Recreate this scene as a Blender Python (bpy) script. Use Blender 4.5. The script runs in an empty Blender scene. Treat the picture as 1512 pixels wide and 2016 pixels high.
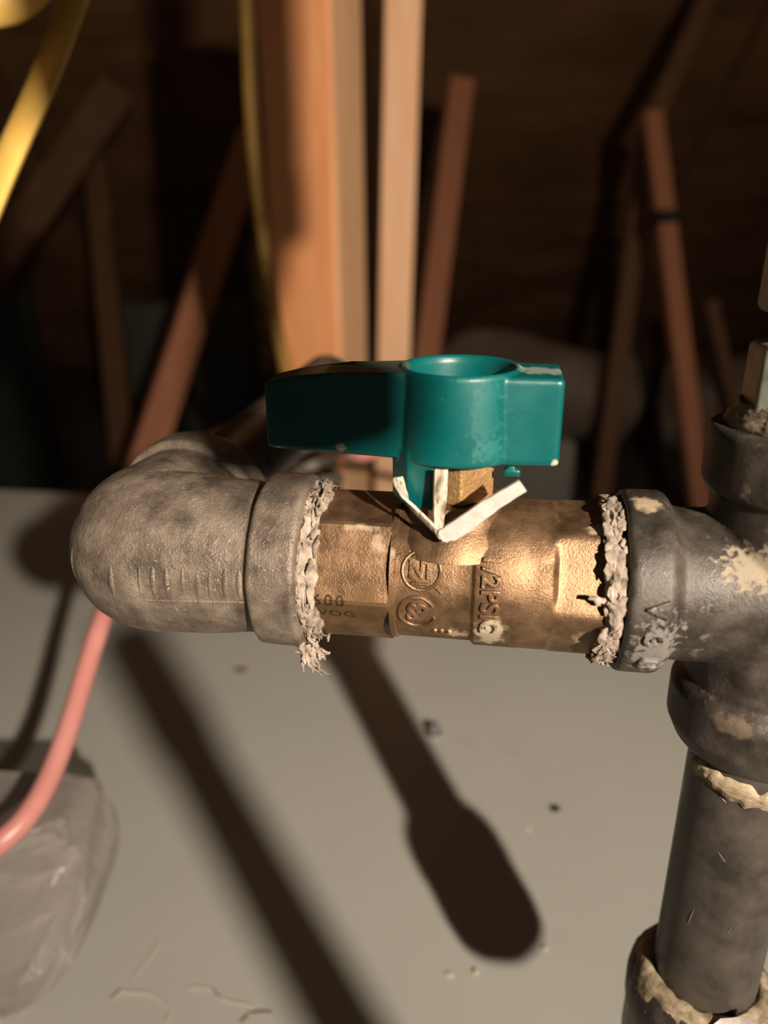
import bpy, bmesh, math, random
from mathutils import Vector, Matrix, noise

random.seed(7)
sc = bpy.context.scene
COL = sc.collection
mm = 0.001
PI = math.pi

# ------------------------------------------------------------------ camera
CAM_H = 0.238                       # lens height above the grey sheet-metal top
PITCH = math.radians(20)
cam_data = bpy.data.cameras.new('camera')
cam = bpy.data.objects.new('camera', cam_data)
COL.objects.link(cam)
cam.location = (0, 0, CAM_H)
cam.rotation_euler = (math.radians(90) - PITCH, 0, 0)
cam_data.sensor_width = 36
cam_data.lens = 26.0
cam_data.clip_start = 0.01
cam_data.clip_end = 50
cam_data.dof.use_dof = True
cam_data.dof.focus_distance = 0.136
cam_data.dof.aperture_fstop = 10
sc.camera = cam

# ------------------------------------------------------------------ world, light, exposure
world = bpy.data.worlds.new('attic_dark')
sc.world = world
world.use_nodes = True
world.node_tree.nodes['Background'].inputs[0].default_value = (1.0, 0.78, 0.58, 1)
world.node_tree.nodes['Background'].inputs[1].default_value = 0.05

LIGHT_LOC = Vector((0.234, -0.38, 0.402))
ld = bpy.data.lights.new('flashlight_beam', 'SPOT')
ld.energy = 47
ld.color = (1.0, 0.85, 0.70)
ld.shadow_soft_size = 0.010
ld.spot_size = math.radians(112)
ld.spot_blend = 1.0
lo = bpy.data.objects.new('flashlight_beam', ld)
COL.objects.link(lo)
lo.location = LIGHT_LOC
lo.rotation_euler = (Vector((-0.08, 0.80, 0.44)) - LIGHT_LOC).to_track_quat('-Z', 'Y').to_euler()

sc.view_settings.view_transform = 'Standard'
sc.view_settings.look = 'None'
sc.view_settings.gamma = 1
sc.view_settings.use_curve_mapping = False
sc.view_settings.exposure = 0.0


# ------------------------------------------------------------------ helpers
F = 1456.0
cP, sP = math.cos(PITCH), math.sin(PITCH)


def far(u, v, Y):
    """World point seen at frame position (u, v) at ground distance Y metres."""
    a, b = (u - 756) / F, (v - 1008) / F
    D = Y / (cP - sP * b)
    return Vector((a * D, Y, CAM_H - D * (sP + cP * b)))


def down(u, v, z=0.0):
    """World point at height z seen at (u, v)."""
    a, b = (u - 756) / F, (v - 1008) / F
    D = (CAM_H - z) / (sP + cP * b)
    return Vector((a * D, D * (cP - sP * b), z))


def near(u, v, D):
    a, b = (u - 756) / F, (v - 1008) / F
    return Vector((a * D, D * (cP - sP * b), CAM_H - D * (sP + cP * b)))


def lin(r, g, b):
    f = lambda c: (c / 255 / 12.92) if c <= 10.3 else ((c / 255 + 0.055) / 1.055) ** 2.4
    return (f(r), f(g), f(b), 1)


def material(name, cols, rough=0.5, metal=0.0, scale=300.0, stops=None, bumps=(), detail=6.0,
             rough_var=0.0, spots=None, stretch=None, spec=0.5, coat=0.0):
    """Principled material: colour ramp over noise; bumps = [(scale, strength, distance)]; spots = [(scale, lo, hi, colour, roughness)]."""
    m = bpy.data.materials.new(name)
    m.use_nodes = True
    nt = m.node_tree
    N, L = nt.nodes, nt.links
    b = N['Principled BSDF']
    b.inputs['Metallic'].default_value = metal
    b.inputs['Roughness'].default_value = rough
    b.inputs['Specular IOR Level'].default_value = spec
    b.inputs['Coat Weight'].default_value = coat
    tc = N.new('ShaderNodeTexCoord')
    mp = N.new('ShaderNodeMapping')
    L.new(tc.outputs['Object'], mp.inputs['Vector'])
    if stretch:
        mp.inputs['Scale'].default_value = stretch
    nz = N.new('ShaderNodeTexNoise')
    nz.inputs['Scale'].default_value = scale
    nz.inputs['Detail'].default_value = detail
    nz.inputs['Roughness'].default_value = 0.6
    L.new(mp.outputs[0], nz.inputs['Vector'])
    cr = N.new('ShaderNodeValToRGB')
    L.new(nz.outputs['Fac'], cr.inputs['Fac'])
    n = len(cols)
    stops = stops or [0.32 + 0.36 * i / max(1, n - 1) for i in range(n)]
    el = cr.color_ramp.elements
    while len(el) < n:
        el.new(0.5)
    for i in range(n):
        el[i].position = stops[i]
        el[i].color = cols[i]
    out = cr.outputs['Color']
    rout = None
    if rough_var:
        mr = N.new('ShaderNodeMapRange')
        L.new(nz.outputs['Fac'], mr.inputs['Value'])
        mr.inputs['From Min'].default_value, mr.inputs['From Max'].default_value = 0.3, 0.7
        mr.inputs['To Min'].default_value, mr.inputs['To Max'].default_value = rough - rough_var, rough + rough_var
        rout = mr.outputs[0]
    for sp in spots or ():
        s2 = N.new('ShaderNodeTexNoise')
        s2.inputs['Scale'].default_value = sp[0]
        s2.inputs['Detail'].default_value = 5
        s2.inputs['Roughness'].default_value = 0.65
        L.new(mp.outputs[0], s2.inputs['Vector'])
        mk = N.new('ShaderNodeMapRange')
        L.new(s2.outputs['Fac'], mk.inputs['Value'])
        mk.inputs['From Min'].default_value, mk.inputs['From Max'].default_value = sp[1], sp[2]
        mx = N.new('ShaderNodeMix')
        mx.data_type = 'RGBA'
        L.new(mk.outputs[0], mx.inputs[0])
        L.new(out, mx.inputs[6])
        mx.inputs[7].default_value = sp[3]
        out = mx.outputs[2]
    L.new(out, b.inputs['Base Color'])
    if rout:
        L.new(rout, b.inputs['Roughness'])
    prev = None
    for (s, st, d) in bumps:
        bn = N.new('ShaderNodeTexNoise')
        bn.inputs['Scale'].default_value = s
        bn.inputs['Detail'].default_value = 3
        L.new(mp.outputs[0], bn.inputs['Vector'])
        bu = N.new('ShaderNodeBump')
        bu.inputs['Strength'].default_value = st
        bu.inputs['Distance'].default_value = d
        L.new(bn.outputs['Fac'], bu.inputs['Height'])
        if prev:
            L.new(prev.outputs[0], bu.inputs['Normal'])
        prev = bu
    if prev:
        L.new(prev.outputs[0], b.inputs['Normal'])
    return m


def smudge(m, centre, radius, colour, power=0.8, scale=900.0, squash=(1, 1, 1), rough=0.85, amount=1.0, metal0=False):
    """Mix a worn / dirty patch with its own place on the thing (object coordinates, metres) into material m."""
    nt = m.node_tree
    N, L = nt.nodes, nt.links
    b = N['Principled BSDF']
    tc = N.new('ShaderNodeTexCoord')
    sub = N.new('ShaderNodeVectorMath'); sub.operation = 'SUBTRACT'
    L.new(tc.outputs['Object'], sub.inputs[0]); sub.inputs[1].default_value = centre
    sca = N.new('ShaderNodeVectorMath'); sca.operation = 'MULTIPLY'
    L.new(sub.outputs[0], sca.inputs[0]); sca.inputs[1].default_value = squash
    ln = N.new('ShaderNodeVectorMath'); ln.operation = 'LENGTH'
    L.new(sca.outputs[0], ln.inputs[0])
    nz = N.new('ShaderNodeTexNoise'); nz.inputs['Scale'].default_value = scale; nz.inputs['Detail'].default_value = 5
    L.new(tc.outputs['Object'], nz.inputs['Vector'])
    m1 = N.new('ShaderNodeMath'); m1.operation = 'MULTIPLY_ADD'      # d + (noise-.5)*r*power*2
    L.new(nz.outputs['Fac'], m1.inputs[0]); m1.inputs[1].default_value = 2 * power * radius
    L.new(ln.outputs['Value'], m1.inputs[2])
    mr = N.new('ShaderNodeMapRange')
    L.new(m1.outputs[0], mr.inputs['Value'])
    mr.inputs['From Min'].default_value = radius * (1.0 + power)
    mr.inputs['From Max'].default_value = radius * (0.6 + power)
    mr.inputs['To Max'].default_value = amount
    mx = N.new('ShaderNodeMix'); mx.data_type = 'RGBA'
    L.new(mr.outputs[0], mx.inputs[0])
    old = b.inputs['Base Color'].links[0].from_socket
    L.new(old, mx.inputs[6]); mx.inputs[7].default_value = colour
    L.new(mx.outputs[2], b.inputs['Base Color'])
    for nm, val in (('Roughness', rough), ('Metallic', 0.0)):
        if nm == 'Metallic' and not metal0:
            continue
        mf = N.new('ShaderNodeMix'); mf.data_type = 'FLOAT'
        L.new(mr.outputs[0], mf.inputs[0])
        if b.inputs[nm].links:
            L.new(b.inputs[nm].links[0].from_socket, mf.inputs[2])
        else:
            mf.inputs[2].default_value = b.inputs[nm].default_value
        mf.inputs[3].default_value = val
        L.new(mf.outputs[0], b.inputs[nm])
    return m


class MB:
    def __init__(self):
        self.v, self.f = [], []

    def add(self, verts, faces, M=None):
        k = len(self.v)
        self.v += [(M @ Vector(p)) if M else Vector(p) for p in verts]
        self.f += [tuple(k + i for i in q) for q in faces]
        return self

    def rings(self, rings, M=None, cap=(True, True), closed=False):
        n = len(rings[0])
        vs = [p for r in rings for p in r]
        fs = []
        R = len(rings)
        for i in range(R if closed else R - 1):
            a, b = i * n, ((i + 1) % R) * n
            for j in range(n):
                k = (j + 1) % n
                fs.append((a + j, a + k, b + k, b + j))
        if not closed:
            if cap[0]:
                fs.append(tuple(range(n - 1, -1, -1)))
            if cap[1]:
                fs.append(tuple((R - 1) * n + j for j in range(n)))
        return self.add(vs, fs, M)

    def lathe(self, prof, n=64, M=None, axis='Z', closed=False, cap=(True, True)):
        rs = []
        for r, h in prof:
            ring = []
            for j in range(n):
                t = 2 * PI * j / n
                c, s = r * math.cos(t), r * math.sin(t)
                ring.append((c, s, h) if axis == 'Z' else (h, c, s) if axis == 'X' else (s, h, c))
            rs.append(ring)
        return self.rings(rs, M, cap, closed)

    def box(self, lo_, hi_, M=None):
        x0, y0, z0 = lo_
        x1, y1, z1 = hi_
        v = [(x0, y0, z0), (x1, y0, z0), (x1, y1, z0), (x0, y1, z0), (x0, y0, z1), (x1, y0, z1), (x1, y1, z1), (x0, y1, z1)]
        return self.add(v, [(3, 2, 1, 0), (4, 5, 6, 7), (0, 1, 5, 4), (1, 2, 6, 5), (2, 3, 7, 6), (3, 0, 4, 7)], M)

    def tube(self, pts, r, n=14, cap=(True, True), flat=1.0):
        pts = [Vector(p) for p in pts]
        rs = []
        up = None
        for i, p in enumerate(pts):
            t = (pts[min(i + 1, len(pts) - 1)] - pts[max(i - 1, 0)]).normalized()
            if up is None:
                up = t.orthogonal().normalized()
            up = (up - t * up.dot(t)).normalized()
            sd = t.cross(up)
            rr = r[i] if isinstance(r, (list, tuple)) else r
            rs.append([p + (up * math.cos(2 * PI * j / n) * rr + sd * math.sin(2 * PI * j / n) * rr * flat) for j in range(n)])
        return self.rings(rs, None, cap)

    def build(self, name, mat, parent=None, smooth=True, angle=40, M=None, bevel=None):
        me = bpy.data.meshes.new(name)
        me.from_pydata([tuple(p) for p in self.v], [], self.f)
        bm = bmesh.new(); bm.from_mesh(me)
        bmesh.ops.recalc_face_normals(bm, faces=bm.faces)
        bm.to_mesh(me); bm.free()
        if smooth:
            me.shade_smooth()
            me.set_sharp_from_angle(angle=math.radians(angle))
        me.materials.append(mat)
        o = bpy.data.objects.new(name, me)
        COL.objects.link(o)
        if parent:
            o.parent = parent
        if M is not None:
            o.matrix_world = M
        if bevel:
            bv = o.modifiers.new('bevel', 'BEVEL')
            bv.width, bv.segments, bv.limit_method = bevel, 3, 'ANGLE'
        return o


def tag(o, label=None, cat=None, group=None, kind=None):
    for k, v in (('label', label), ('category', cat), ('group', group), ('kind', kind)):
        if v:
            o[k] = v
    return o


def empty(name, loc, rot=(0, 0, 0), **kw):
    o = bpy.data.objects.new(name, None)
    o.empty_display_size = 0.01
    COL.objects.link(o)
    o.location, o.rotation_euler = loc, rot
    return tag(o, **kw)


def remesh(o, voxel, smooth=4):
    r = o.modifiers.new('remesh', 'REMESH')
    r.mode, r.voxel_size, r.use_smooth_shade = 'VOXEL', voxel, True
    s = o.modifiers.new('smooth', 'SMOOTH')
    s.factor, s.iterations = 0.5, smooth
    return o


def spline(pts, n=12):
    """Catmull-Rom through pts."""
    pts = [Vector(p) for p in pts]
    P = [2 * pts[0] - pts[1]] + pts + [2 * pts[-1] - pts[-2]]
    out = []
    for i in range(1, len(P) - 2):
        for k in range(n):
            t = k / n
            a, b, c, d = P[i - 1:i + 3]
            out.append(0.5 * ((2 * b) + (c - a) * t + (2 * a - 5 * b + 4 * c - d) * t * t + (3 * b - a - 3 * c + d) * t ** 3))
    out.append(pts[-1])
    return out


def rough_up(mb, amp, scale, seed=0.0):
    for i, p in enumerate(mb.v):
        q = p * scale + Vector((seed, seed * 1.7, -seed))
        mb.v[i] = p + noise.noise_vector(q) * amp
    return mb


# ------------------------------------------------------------------ materials
M_PANEL = material('grey_sheet_metal', [lin(182, 182, 173), lin(188, 188, 179)], rough=0.42, scale=9, bumps=[(25, 0.06, 0.002), (900, 0.05, 0.0001)],
                   spots=[(60, 0.68, 0.74, lin(168, 166, 155), 0.6), (14, 0.6, 0.75, lin(175, 174, 164), 0.6)])
M_IRON = material('dusty_cast_iron', [lin(82, 73, 64), lin(113, 101, 89), lin(136, 124, 110)], rough=0.48, metal=0.25, scale=170,
                  bumps=[(2600, 0.5, 0.0004), (700, 0.3, 0.0006)], rough_var=0.13,
                  spots=[(150, 0.6, 0.72, lin(80, 68, 60), 0.6), (1100, 0.62, 0.70, lin(158, 146, 130), 0.6), (900, 0.64, 0.72, lin(62, 54, 48), 0.6)])  # fine pale spots paint sparkle into the iron colour
M_IRON2 = material('dark_cast_iron', [lin(46, 41, 37), lin(66, 60, 54), lin(88, 80, 72)], rough=0.46, metal=0.3, scale=170,
                   bumps=[(4200, 0.3, 0.0003), (1100, 0.2, 0.0004)], rough_var=0.13,
                   spots=[(220, 0.62, 0.74, lin(130, 120, 106), 0.6)])
M_PIPE = material('black_steel_pipe', [lin(56, 52, 48), lin(78, 72, 66), lin(90, 83, 75)], rough=0.4, metal=0.3, scale=140,
                  bumps=[(900, 0.12, 0.0003), (150, 0.15, 0.0006)], rough_var=0.1, spots=[(520, 0.7, 0.76, lin(150, 142, 130), 0.5)])
M_BRASS = material('forged_brass', [lin(106, 84, 62), lin(134, 106, 79), lin(153, 123, 95)], rough=0.46, metal=0.78, scale=240,
                   bumps=[(3600, 0.32, 0.0003), (1500, 0.12, 0.0004)], rough_var=0.08,
                   spots=[(110, 0.58, 0.72, lin(112, 90, 62), 0.6), (260, 0.66, 0.74, lin(96, 80, 58), 0.6)])
M_BRASS_CLEAN = material('machined_brass', [lin(164, 130, 86), lin(190, 152, 104)], rough=0.42, metal=0.6, scale=400, bumps=[(1300, 0.6, 0.0005)])
M_GREEN = material('green_plastic', [lin(0, 77, 76), lin(2, 85, 84)], rough=0.36, scale=90, rough_var=0.08,
                   bumps=[(700, 0.05, 0.0003), (120, 0.05, 0.0006)], spots=[(1300, 0.70, 0.74, lin(120, 150, 138), 0.6)])
M_DOPE = material('dried_pipe_dope', [lin(74, 64, 54), lin(140, 126, 112), lin(176, 162, 147)], rough=0.8, scale=420, stops=[0.3, 0.46, 0.66],
                  bumps=[(900, 0.6, 0.0006)], spots=[(500, 0.64, 0.7, lin(88, 80, 66), 0.6)])
M_DOPE2 = material('old_tan_pipe_dope', [lin(66, 58, 46), lin(132, 116, 92), lin(180, 164, 136)], rough=0.75, scale=260, stops=[0.34, 0.48, 0.64],
                   stretch=(0.6, 0.6, 1.6), bumps=[(700, 0.6, 0.0006)])
M_TIE = material('white_plastic_strap', [lin(174, 164, 156), lin(200, 191, 184)], rough=0.38, scale=500, bumps=[(600, 0.15, 0.0003)])
M_TIE_DIRTY = material('dirty_white_strap', [lin(96, 84, 66), lin(176, 164, 144), lin(196, 186, 170)], rough=0.5, scale=420, stops=[0.36, 0.47, 0.6],
                       stretch=(3, 3, 0.35), bumps=[(600, 0.25, 0.0003)])
M_DARK = material('dark_thread_gap', [lin(24, 20, 16), lin(40, 34, 28)], rough=0.9, scale=500)
M_WOOD = material('fir_framing_lumber', [lin(234, 152, 98), lin(244, 168, 112), lin(248, 184, 130)], rough=0.62, scale=16, stretch=(9, 9, 0.5),
                  bumps=[(60, 0.1, 0.001)])
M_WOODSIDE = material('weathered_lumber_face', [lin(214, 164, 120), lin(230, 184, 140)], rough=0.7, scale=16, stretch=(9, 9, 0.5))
M_WOOD2 = material('pale_framing_lumber', [lin(236, 178, 130), lin(246, 192, 146), lin(248, 206, 166)], rough=0.6, scale=14, stretch=(9, 9, 0.6), bumps=[(60, 0.1, 0.001)])
M_WOOD3 = material('reddish_truss_lumber', [lin(176, 112, 78), lin(200, 132, 96)], rough=0.65, scale=14, stretch=(8, 8, 0.5))
M_DECK = material('plywood_roof_deck', [lin(104, 72, 44), lin(132, 92, 58), lin(150, 108, 70)], rough=0.8, scale=2.2, stretch=(1, 3, 3), bumps=[(20, 0.2, 0.003)])
M_CHORD = material('dark_rafter_lumber', [lin(104, 70, 46), lin(126, 88, 58)], rough=0.7, scale=10)
M_FLOOR = material('loose_insulation', [lin(58, 48, 40), lin(84, 72, 62)], rough=0.95, scale=12, bumps=[(60, 0.6, 0.02)])
M_DUCT = material('grey_duct_jacket', [lin(118, 100, 86), lin(140, 122, 106)], rough=0.6, scale=7, bumps=[(12, 0.5, 0.02)])
M_BOX = material('dusty_box', [lin(70, 68, 60), lin(82, 80, 70)], rough=0.8, scale=8)
M_GREENBOX = material('green_grey_box', [lin(40, 46, 36), lin(50, 56, 46)], rough=0.7, scale=10)
M_PINK = material('pink_cable_jacket', [lin(190, 124, 116), lin(200, 136, 128)], rough=0.34, scale=60, bumps=[(250, 0.06, 0.0005)])
M_YELLOW = material('yellow_cable_jacket', [lin(220, 176, 84), lin(232, 190, 100)], rough=0.42, scale=40, bumps=[(160, 0.08, 0.001)])
M_YELLOW_SHADE = material('shaded_yellow_cable_jacket', [lin(148, 112, 44), lin(170, 130, 56)], rough=0.5, scale=40)  # yellow jacket turned olive: its shade is put into the colour
M_CHROME = material('bright_conduit', [lin(176, 168, 158), lin(206, 198, 188)], rough=0.24, metal=0.9, scale=60)
M_GALV = material('galvanized_steel', [lin(112, 114, 100), lin(142, 144, 130), lin(160, 160, 146)], rough=0.42, metal=0.45, scale=220, bumps=[(500, 0.2, 0.0004)],
                  spots=[(320, 0.62, 0.72, lin(92, 90, 76), 0.6)])
M_ZINC = material('zinc_screw', [lin(150, 152, 154), lin(196, 200, 204)], rough=0.25, metal=0.9, scale=600)
M_CHIP = material('pale_wood_chip', [lin(206, 184, 146), lin(228, 208, 172)], rough=0.8, scale=600)
M_LINT = material('lint_fibre', [lin(196, 188, 170), lin(206, 198, 182)], rough=0.9, scale=400)
M_DLINT = material('dark_fibre', [lin(98, 88, 72), lin(112, 100, 84)], rough=0.9, scale=400)
M_RUST = material('rust_fleck', [lin(112, 66, 32), lin(140, 88, 46)], rough=0.9, scale=900)
M_PAPER = material('white_paper', [lin(214, 204, 204), lin(226, 216, 214)], rough=0.7, scale=60)
M_LETTER_DARK = material('stamped_recess', [lin(52, 38, 22), lin(74, 54, 32)], rough=0.6, metal=0.6, scale=600)

# wear with a place of its own
smudge(M_BRASS, (-0.0125, -0.0125, 0.009), 0.0034, lin(176, 160, 138), power=0.7, scale=420, squash=(1.0, 1, 0.75), metal0=True, amount=0.8)
smudge(M_BRASS, (-0.016, -0.010, 0.0115), 0.0024, lin(184, 168, 146), power=0.5, scale=500, squash=(0.6, 1, 1.6), metal0=True, amount=0.8)
smudge(M_BRASS, (0.0075, -0.0125, -0.0065), 0.0032, lin(170, 160, 138), power=0.9, scale=600, squash=(1.0, 1, 0.6), metal0=True, amount=0.85)
smudge(M_BRASS, (0.0015, -0.0115, -0.0085), 0.0022, lin(178, 160, 130), power=0.9, scale=700, metal0=True, amount=0.8)
smudge(M_BRASS, (0.0245, -0.0115, -0.0075), 0.0034, lin(176, 156, 122), power=0.9, scale=500, metal0=True, amount=0.6)
smudge(M_BRASS, (-0.016, -0.012, -0.005), 0.0062, lin(104, 82, 52), power=0.8, scale=260, squash=(0.7, 1, 1), metal0=False, amount=0.7)
smudge(M_BRASS, (0.025, -0.006, 0.0125), 0.0026, lin(190, 172, 148), power=0.9, scale=600, metal0=True, amount=0.7)


# ------------------------------------------------------------------ setting
def struct(o):
    o['kind'] = 'structure'
    return o


# attic floor of loose insulation
mb = MB()
n = 40
vs = [(-4 + 8 * i / n, -1.2 + 6.2 * j / n, -0.50 + 0.10 * noise.noise(Vector((i * 0.45, j * 0.45, 0)))) for j in range(n + 1) for i in range(n + 1)]
mb.add(vs, [(j * (n + 1) + i, j * (n + 1) + i + 1, (j + 1) * (n + 1) + i + 1, (j + 1) * (n + 1) + i) for j in range(n) for i in range(n)])
struct(mb.build('floor', M_FLOOR))
# sloping roof deck: sheets meet at seams
SL = 0.803


def roof_z(y):
    return 2.2 - SL * (y - 1.2)


deck = struct(empty('ceiling', (0, 0, 0)))
mb = MB()
mb.add([(-4.5, -0.6, roof_z(-0.6) + .03), (4.5, -0.6, roof_z(-0.6) + .03), (4.5, 4.75, roof_z(4.75) + .03), (-4.5, 4.75, roof_z(4.75) + .03)], [(0, 1, 2, 3)])
mb.build('backing', M_DECK, deck)
for r in range(5):
    for c in range(4):
        y0 = -0.6 + r * 1.05
        x0 = -4.4 + c * 2.42 - (1.2 if r % 2 else 0)
        y1 = y0 + 1.045
        mb = MB()
        mb.add([(x0, y0, roof_z(y0)), (x0 + 2.41, y0, roof_z(y0)), (x0 + 2.41, y1, roof_z(y1)), (x0, y1, roof_z(y1)),
                (x0, y0, roof_z(y0) + .02), (x0 + 2.41, y0, roof_z(y0) + .02), (x0 + 2.41, y1, roof_z(y1) + .02), (x0, y1, roof_z(y1) + .02)],
               [(0, 1, 2, 3), (4, 7, 6, 5), (0, 4, 5, 1), (1, 5, 6, 2), (2, 6, 7, 3), (3, 7, 4, 0)])
        mb.build('plywood_sheet', M_DECK, deck)


def board(name, a, b, w, t, face=0.0, mat=M_WOOD, bevel=0.003, **kw):
    """Straight timber from a to b; face = azimuth (deg) the w-wide face is turned to the right of facing the camera side."""
    a, b = Vector(a), Vector(b)
    z = (b - a).normalized()
    fr = Vector((math.sin(math.radians(face)), -math.cos(math.radians(face)), 0))
    fr = (fr - z * fr.dot(z)).normalized()
    x = z.cross(fr).normalized()
    L = (b - a).length
    M = Matrix((x, fr, z)).transposed().to_4x4()
    M.translation = a
    mb_ = MB()
    mb_.box((-w / 2, -t, 0), (w / 2, 0, L))
    o = mb_.build(name, mat, None, smooth=False, bevel=bevel)
    o.matrix_world = M
    return tag(o, **kw)


G_ = 'attic framing timbers'
p0, p1 = far(560, -320, 0.80), far(620, 985, 0.80)
p1.z = -0.5
p1 = p0 + (far(612, 850, 0.80) - p0) * ((p0.z + 0.5) / (p0.z - far(612, 850, 0.80).z))
post = board('wooden_post', p1, p0, 0.080, 0.064, -26, M_WOOD, 0.004, label='thick orange fir post standing behind the green handle', cat='post')
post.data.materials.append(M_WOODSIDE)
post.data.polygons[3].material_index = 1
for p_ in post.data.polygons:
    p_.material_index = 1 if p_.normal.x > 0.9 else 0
a, b = far(802, -260, 1.0), far(776, 690, 0.98)
b = a + (b - a) * ((a.z + 0.5) / (a.z - b.z))
board('wooden_stud', b, a, 0.043, 0.089, 4, M_WOOD2, 0.003, label='pale narrow stud just right of the thick post', cat='stud')


def web(name, u0, v0, Y0, u1, v1, Y1, w, t, face, mat, label, cat='timber', toroof=False):
    a_, b_ = far(u0, v0, Y0), far(u1, v1, Y1)
    if b_.z > -0.45:
        b_ = a_ + (b_ - a_) * ((a_.z + 0.46) / (a_.z - b_.z))
    return board(name, b_, a_, w, t, face, mat, 0.003, label=label, cat=cat, group=G_)


web('truss_web', 912, 150, 2.05, 843, 690, 1.75, 0.058, 0.038, 0, M_WOOD3, 'reddish truss web seen just right of the pale stud')
rweb = web('truss_web', 1288, 215, 2.10, 1383, 985, 1.70, 0.046, 0.038, 0, M_WOOD3, 'right-hand reddish truss web crossing a dark tie band, ending above the tee')
web('truss_web', 1282, 250, 2.40, 1185, 985, 2.10, 0.052, 0.038, 0, M_CHORD, 'dim truss web leaning left behind the right-hand web')
web('truss_web', 505, 260, 1.75, 305, 860, 1.45, 0.062, 0.045, 25, M_WOOD3, 'slanting reddish truss web left of the thick post')
web('truss_web', 178, 240, 2.75, 240, 920, 2.35, 0.075, 0.038, 0, M_CHORD, 'dim upright truss web at far left above the elbow')
web('truss_web', 232, 170, 2.6, -20, 540, 2.45, 0.11, 0.038, 0, M_CHORD, 'broad dim truss web slanting out of the left edge')
web('truss_web', 1402, 590, 2.22, 1440, 760, 2.18, 0.034, 0.03, 0, M_CHORD, 'faint thin web low beside the far right duct')
board('roof_brace', far(1291, 226, 2.12), far(1420, -60, 2.3), 0.046, 0.038, 0, M_CHORD, 0.003, label='dim brace leaning right above the top of the right-hand web', cat='timber', group=G_)
# rafters under the deck
for i, (x, lab) in enumerate([(1.22, 'dark rafter running up the roof at upper right'), (-0.05, 'dark rafter under the roof behind the pale stud'),
                              (-1.35, 'dark rafter under the roof at upper left')]):
    a = Vector((x, 0.9, roof_z(0.9) - 0.002)); b = Vector((x, 4.3, roof_z(4.3) - 0.002))
    board('roof_rafter', b, a, 0.042, 0.12, 0, M_CHORD, 0.003, label=lab, cat='rafter', group=G_)
# dark tie band on right web
bpy.context.view_layer.update()
k = far(1315, 432, 1.987)
mb = MB(); mb.box((-0.030, -0.006, -0.022), (0.030, 0.046, 0.022))
o = mb.build('tie_band', M_DARK, None, bevel=0.003); o.location = k
o.parent = rweb
o.matrix_parent_inverse = rweb.matrix_world.inverted()
o['label'] = 'dark band round the web'

# insulated duct lying across the far floor
def lumpy_tube(name, pts, r, lump, seed, mat, **kw):
    mb_ = MB(); mb_.tube(spline(pts, 10), r, 28)
    for i_, p in enumerate(mb_.v):
        mb_.v[i_] = p + noise.noise_vector(p * 5 + Vector((seed, 0, 0))) * lump
    return tag(mb_.build(name, mat), **kw)


lumpy_tube('flexible_duct', [far(872, 790, 2.6), far(960, 750, 2.57), far(1060, 760, 2.57), far(1150, 780, 2.57), far(1215, 795, 2.6)], 0.16, 0.05, 1.0, M_DUCT,
           label='lumpy grey insulated duct lying behind the green handle', cat='duct')
lumpy_tube('flexible_duct', [far(1345, 795, 2.62), far(1385, 792, 2.56), far(1440, 800, 2.5), far(1600, 820, 2.4)], 0.17, 0.05, 4.0, M_DUCT,
           label='lumpy grey insulated duct behind the right-hand riser', cat='duct')
# box shapes deep in the dark
def plainbox(name, u0, v0, u1, v1, Y, depth, mat, **kw):
    a_ = far(u0, v1, Y); b_ = far(u1, v0, Y)
    mb_ = MB(); mb_.box((a_.x, Y, -0.5), (b_.x, Y + depth, b_.z))
    return tag(mb_.build(name, mat, None, bevel=0.012), **kw)


plainbox('storage_box', 255, 597, 480, 760, 2.6, 0.3, M_BOX, label='dim grey box far behind the left truss webs', cat='box')
plainbox('storage_box', -260, 568, 50, 720, 2.2, 0.05, M_GREENBOX, label='dim green-grey box at the far left edge', cat='box')
plainbox('plenum_box', 905, 868, 1140, 960, 0.95, 0.35, M_BOX, label='dark metal box below the handle, behind the cabinet edge', cat='box')

# ------------------------------------------------------------------ furnace cabinet (the grey top the pipes run over)
cab = empty('furnace_cabinet', (0, 0.15, -0.5), label='grey painted metal cabinet whose flat top lies below the pipes', cat='cabinet')
mb = MB(); mb.box((-1.1, -0.9, -0.014), (1.1, 0.576, 0.0))
o = mb.build('top_panel', M_PANEL, cab, bevel=0.005); o.location = (0, 0, 0.5)
mb = MB(); mb.box((-1.09, -0.89, -0.486), (1.09, 0.566, -0.0145))
o = mb.build('side_body', M_PANEL, cab, bevel=0.004); o.location = (0, 0, 0.5)
R0 = math.radians(-7.5)
cab.rotation_euler.z = R0
cab.location = Vector((-0.39, 0.724, -0.5)) - Matrix.Rotation(R0, 3, 'Z') @ Vector((-0.39, 0.576, 0))

# ------------------------------------------------------------------ gas valve frame of reference
VC = near(893, 1119, 0.140)
YAW = math.radians(-8.7)
TILT = math.radians(2)
ROT = (TILT, 0, YAW)

# ---- brass valve
valve = empty('gas_valve', VC, ROT, label='brass gas ball valve body with green lever handle between the elbow and tee', cat='valve')
HEXP = math.radians(25)


def body_r(x, ph):
    """Radius (mm) of the valve body at axial x (mm) and angle ph above the front (-y) direction."""
    def hexr(R, ap):
        t = ((ph - HEXP + PI / 6) % (PI / 3)) - PI / 6
        return min(R, ap / math.cos(t))
    if x < -24.8:
        return hexr(13.1 + 0.9 * (x + 25.6) / 0.8, 12.3)
    if x < -10.6:
        return hexr(14.0, 12.3)
    if x < -9.6:
        return 13.5
    if x < 3.6:
        return 13.15
    if x < 4.6:
        s = (x - 3.6) / 1.0
        return 13.15 + 0.75 * s * s * (3 - 2 * s)
    if x < 12.5:
        return 13.9
    if x < 17.2:
        return 13.85
    s = min(1, (x - 17.2) / 1.4); s = s * s * (3 - 2 * s)
    r = 13.85 * (1 - s) + hexr(14.05, 12.5) * s
    if x > 25.9:
        r -= (x - 25.9) * 0.9
    return r


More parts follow.
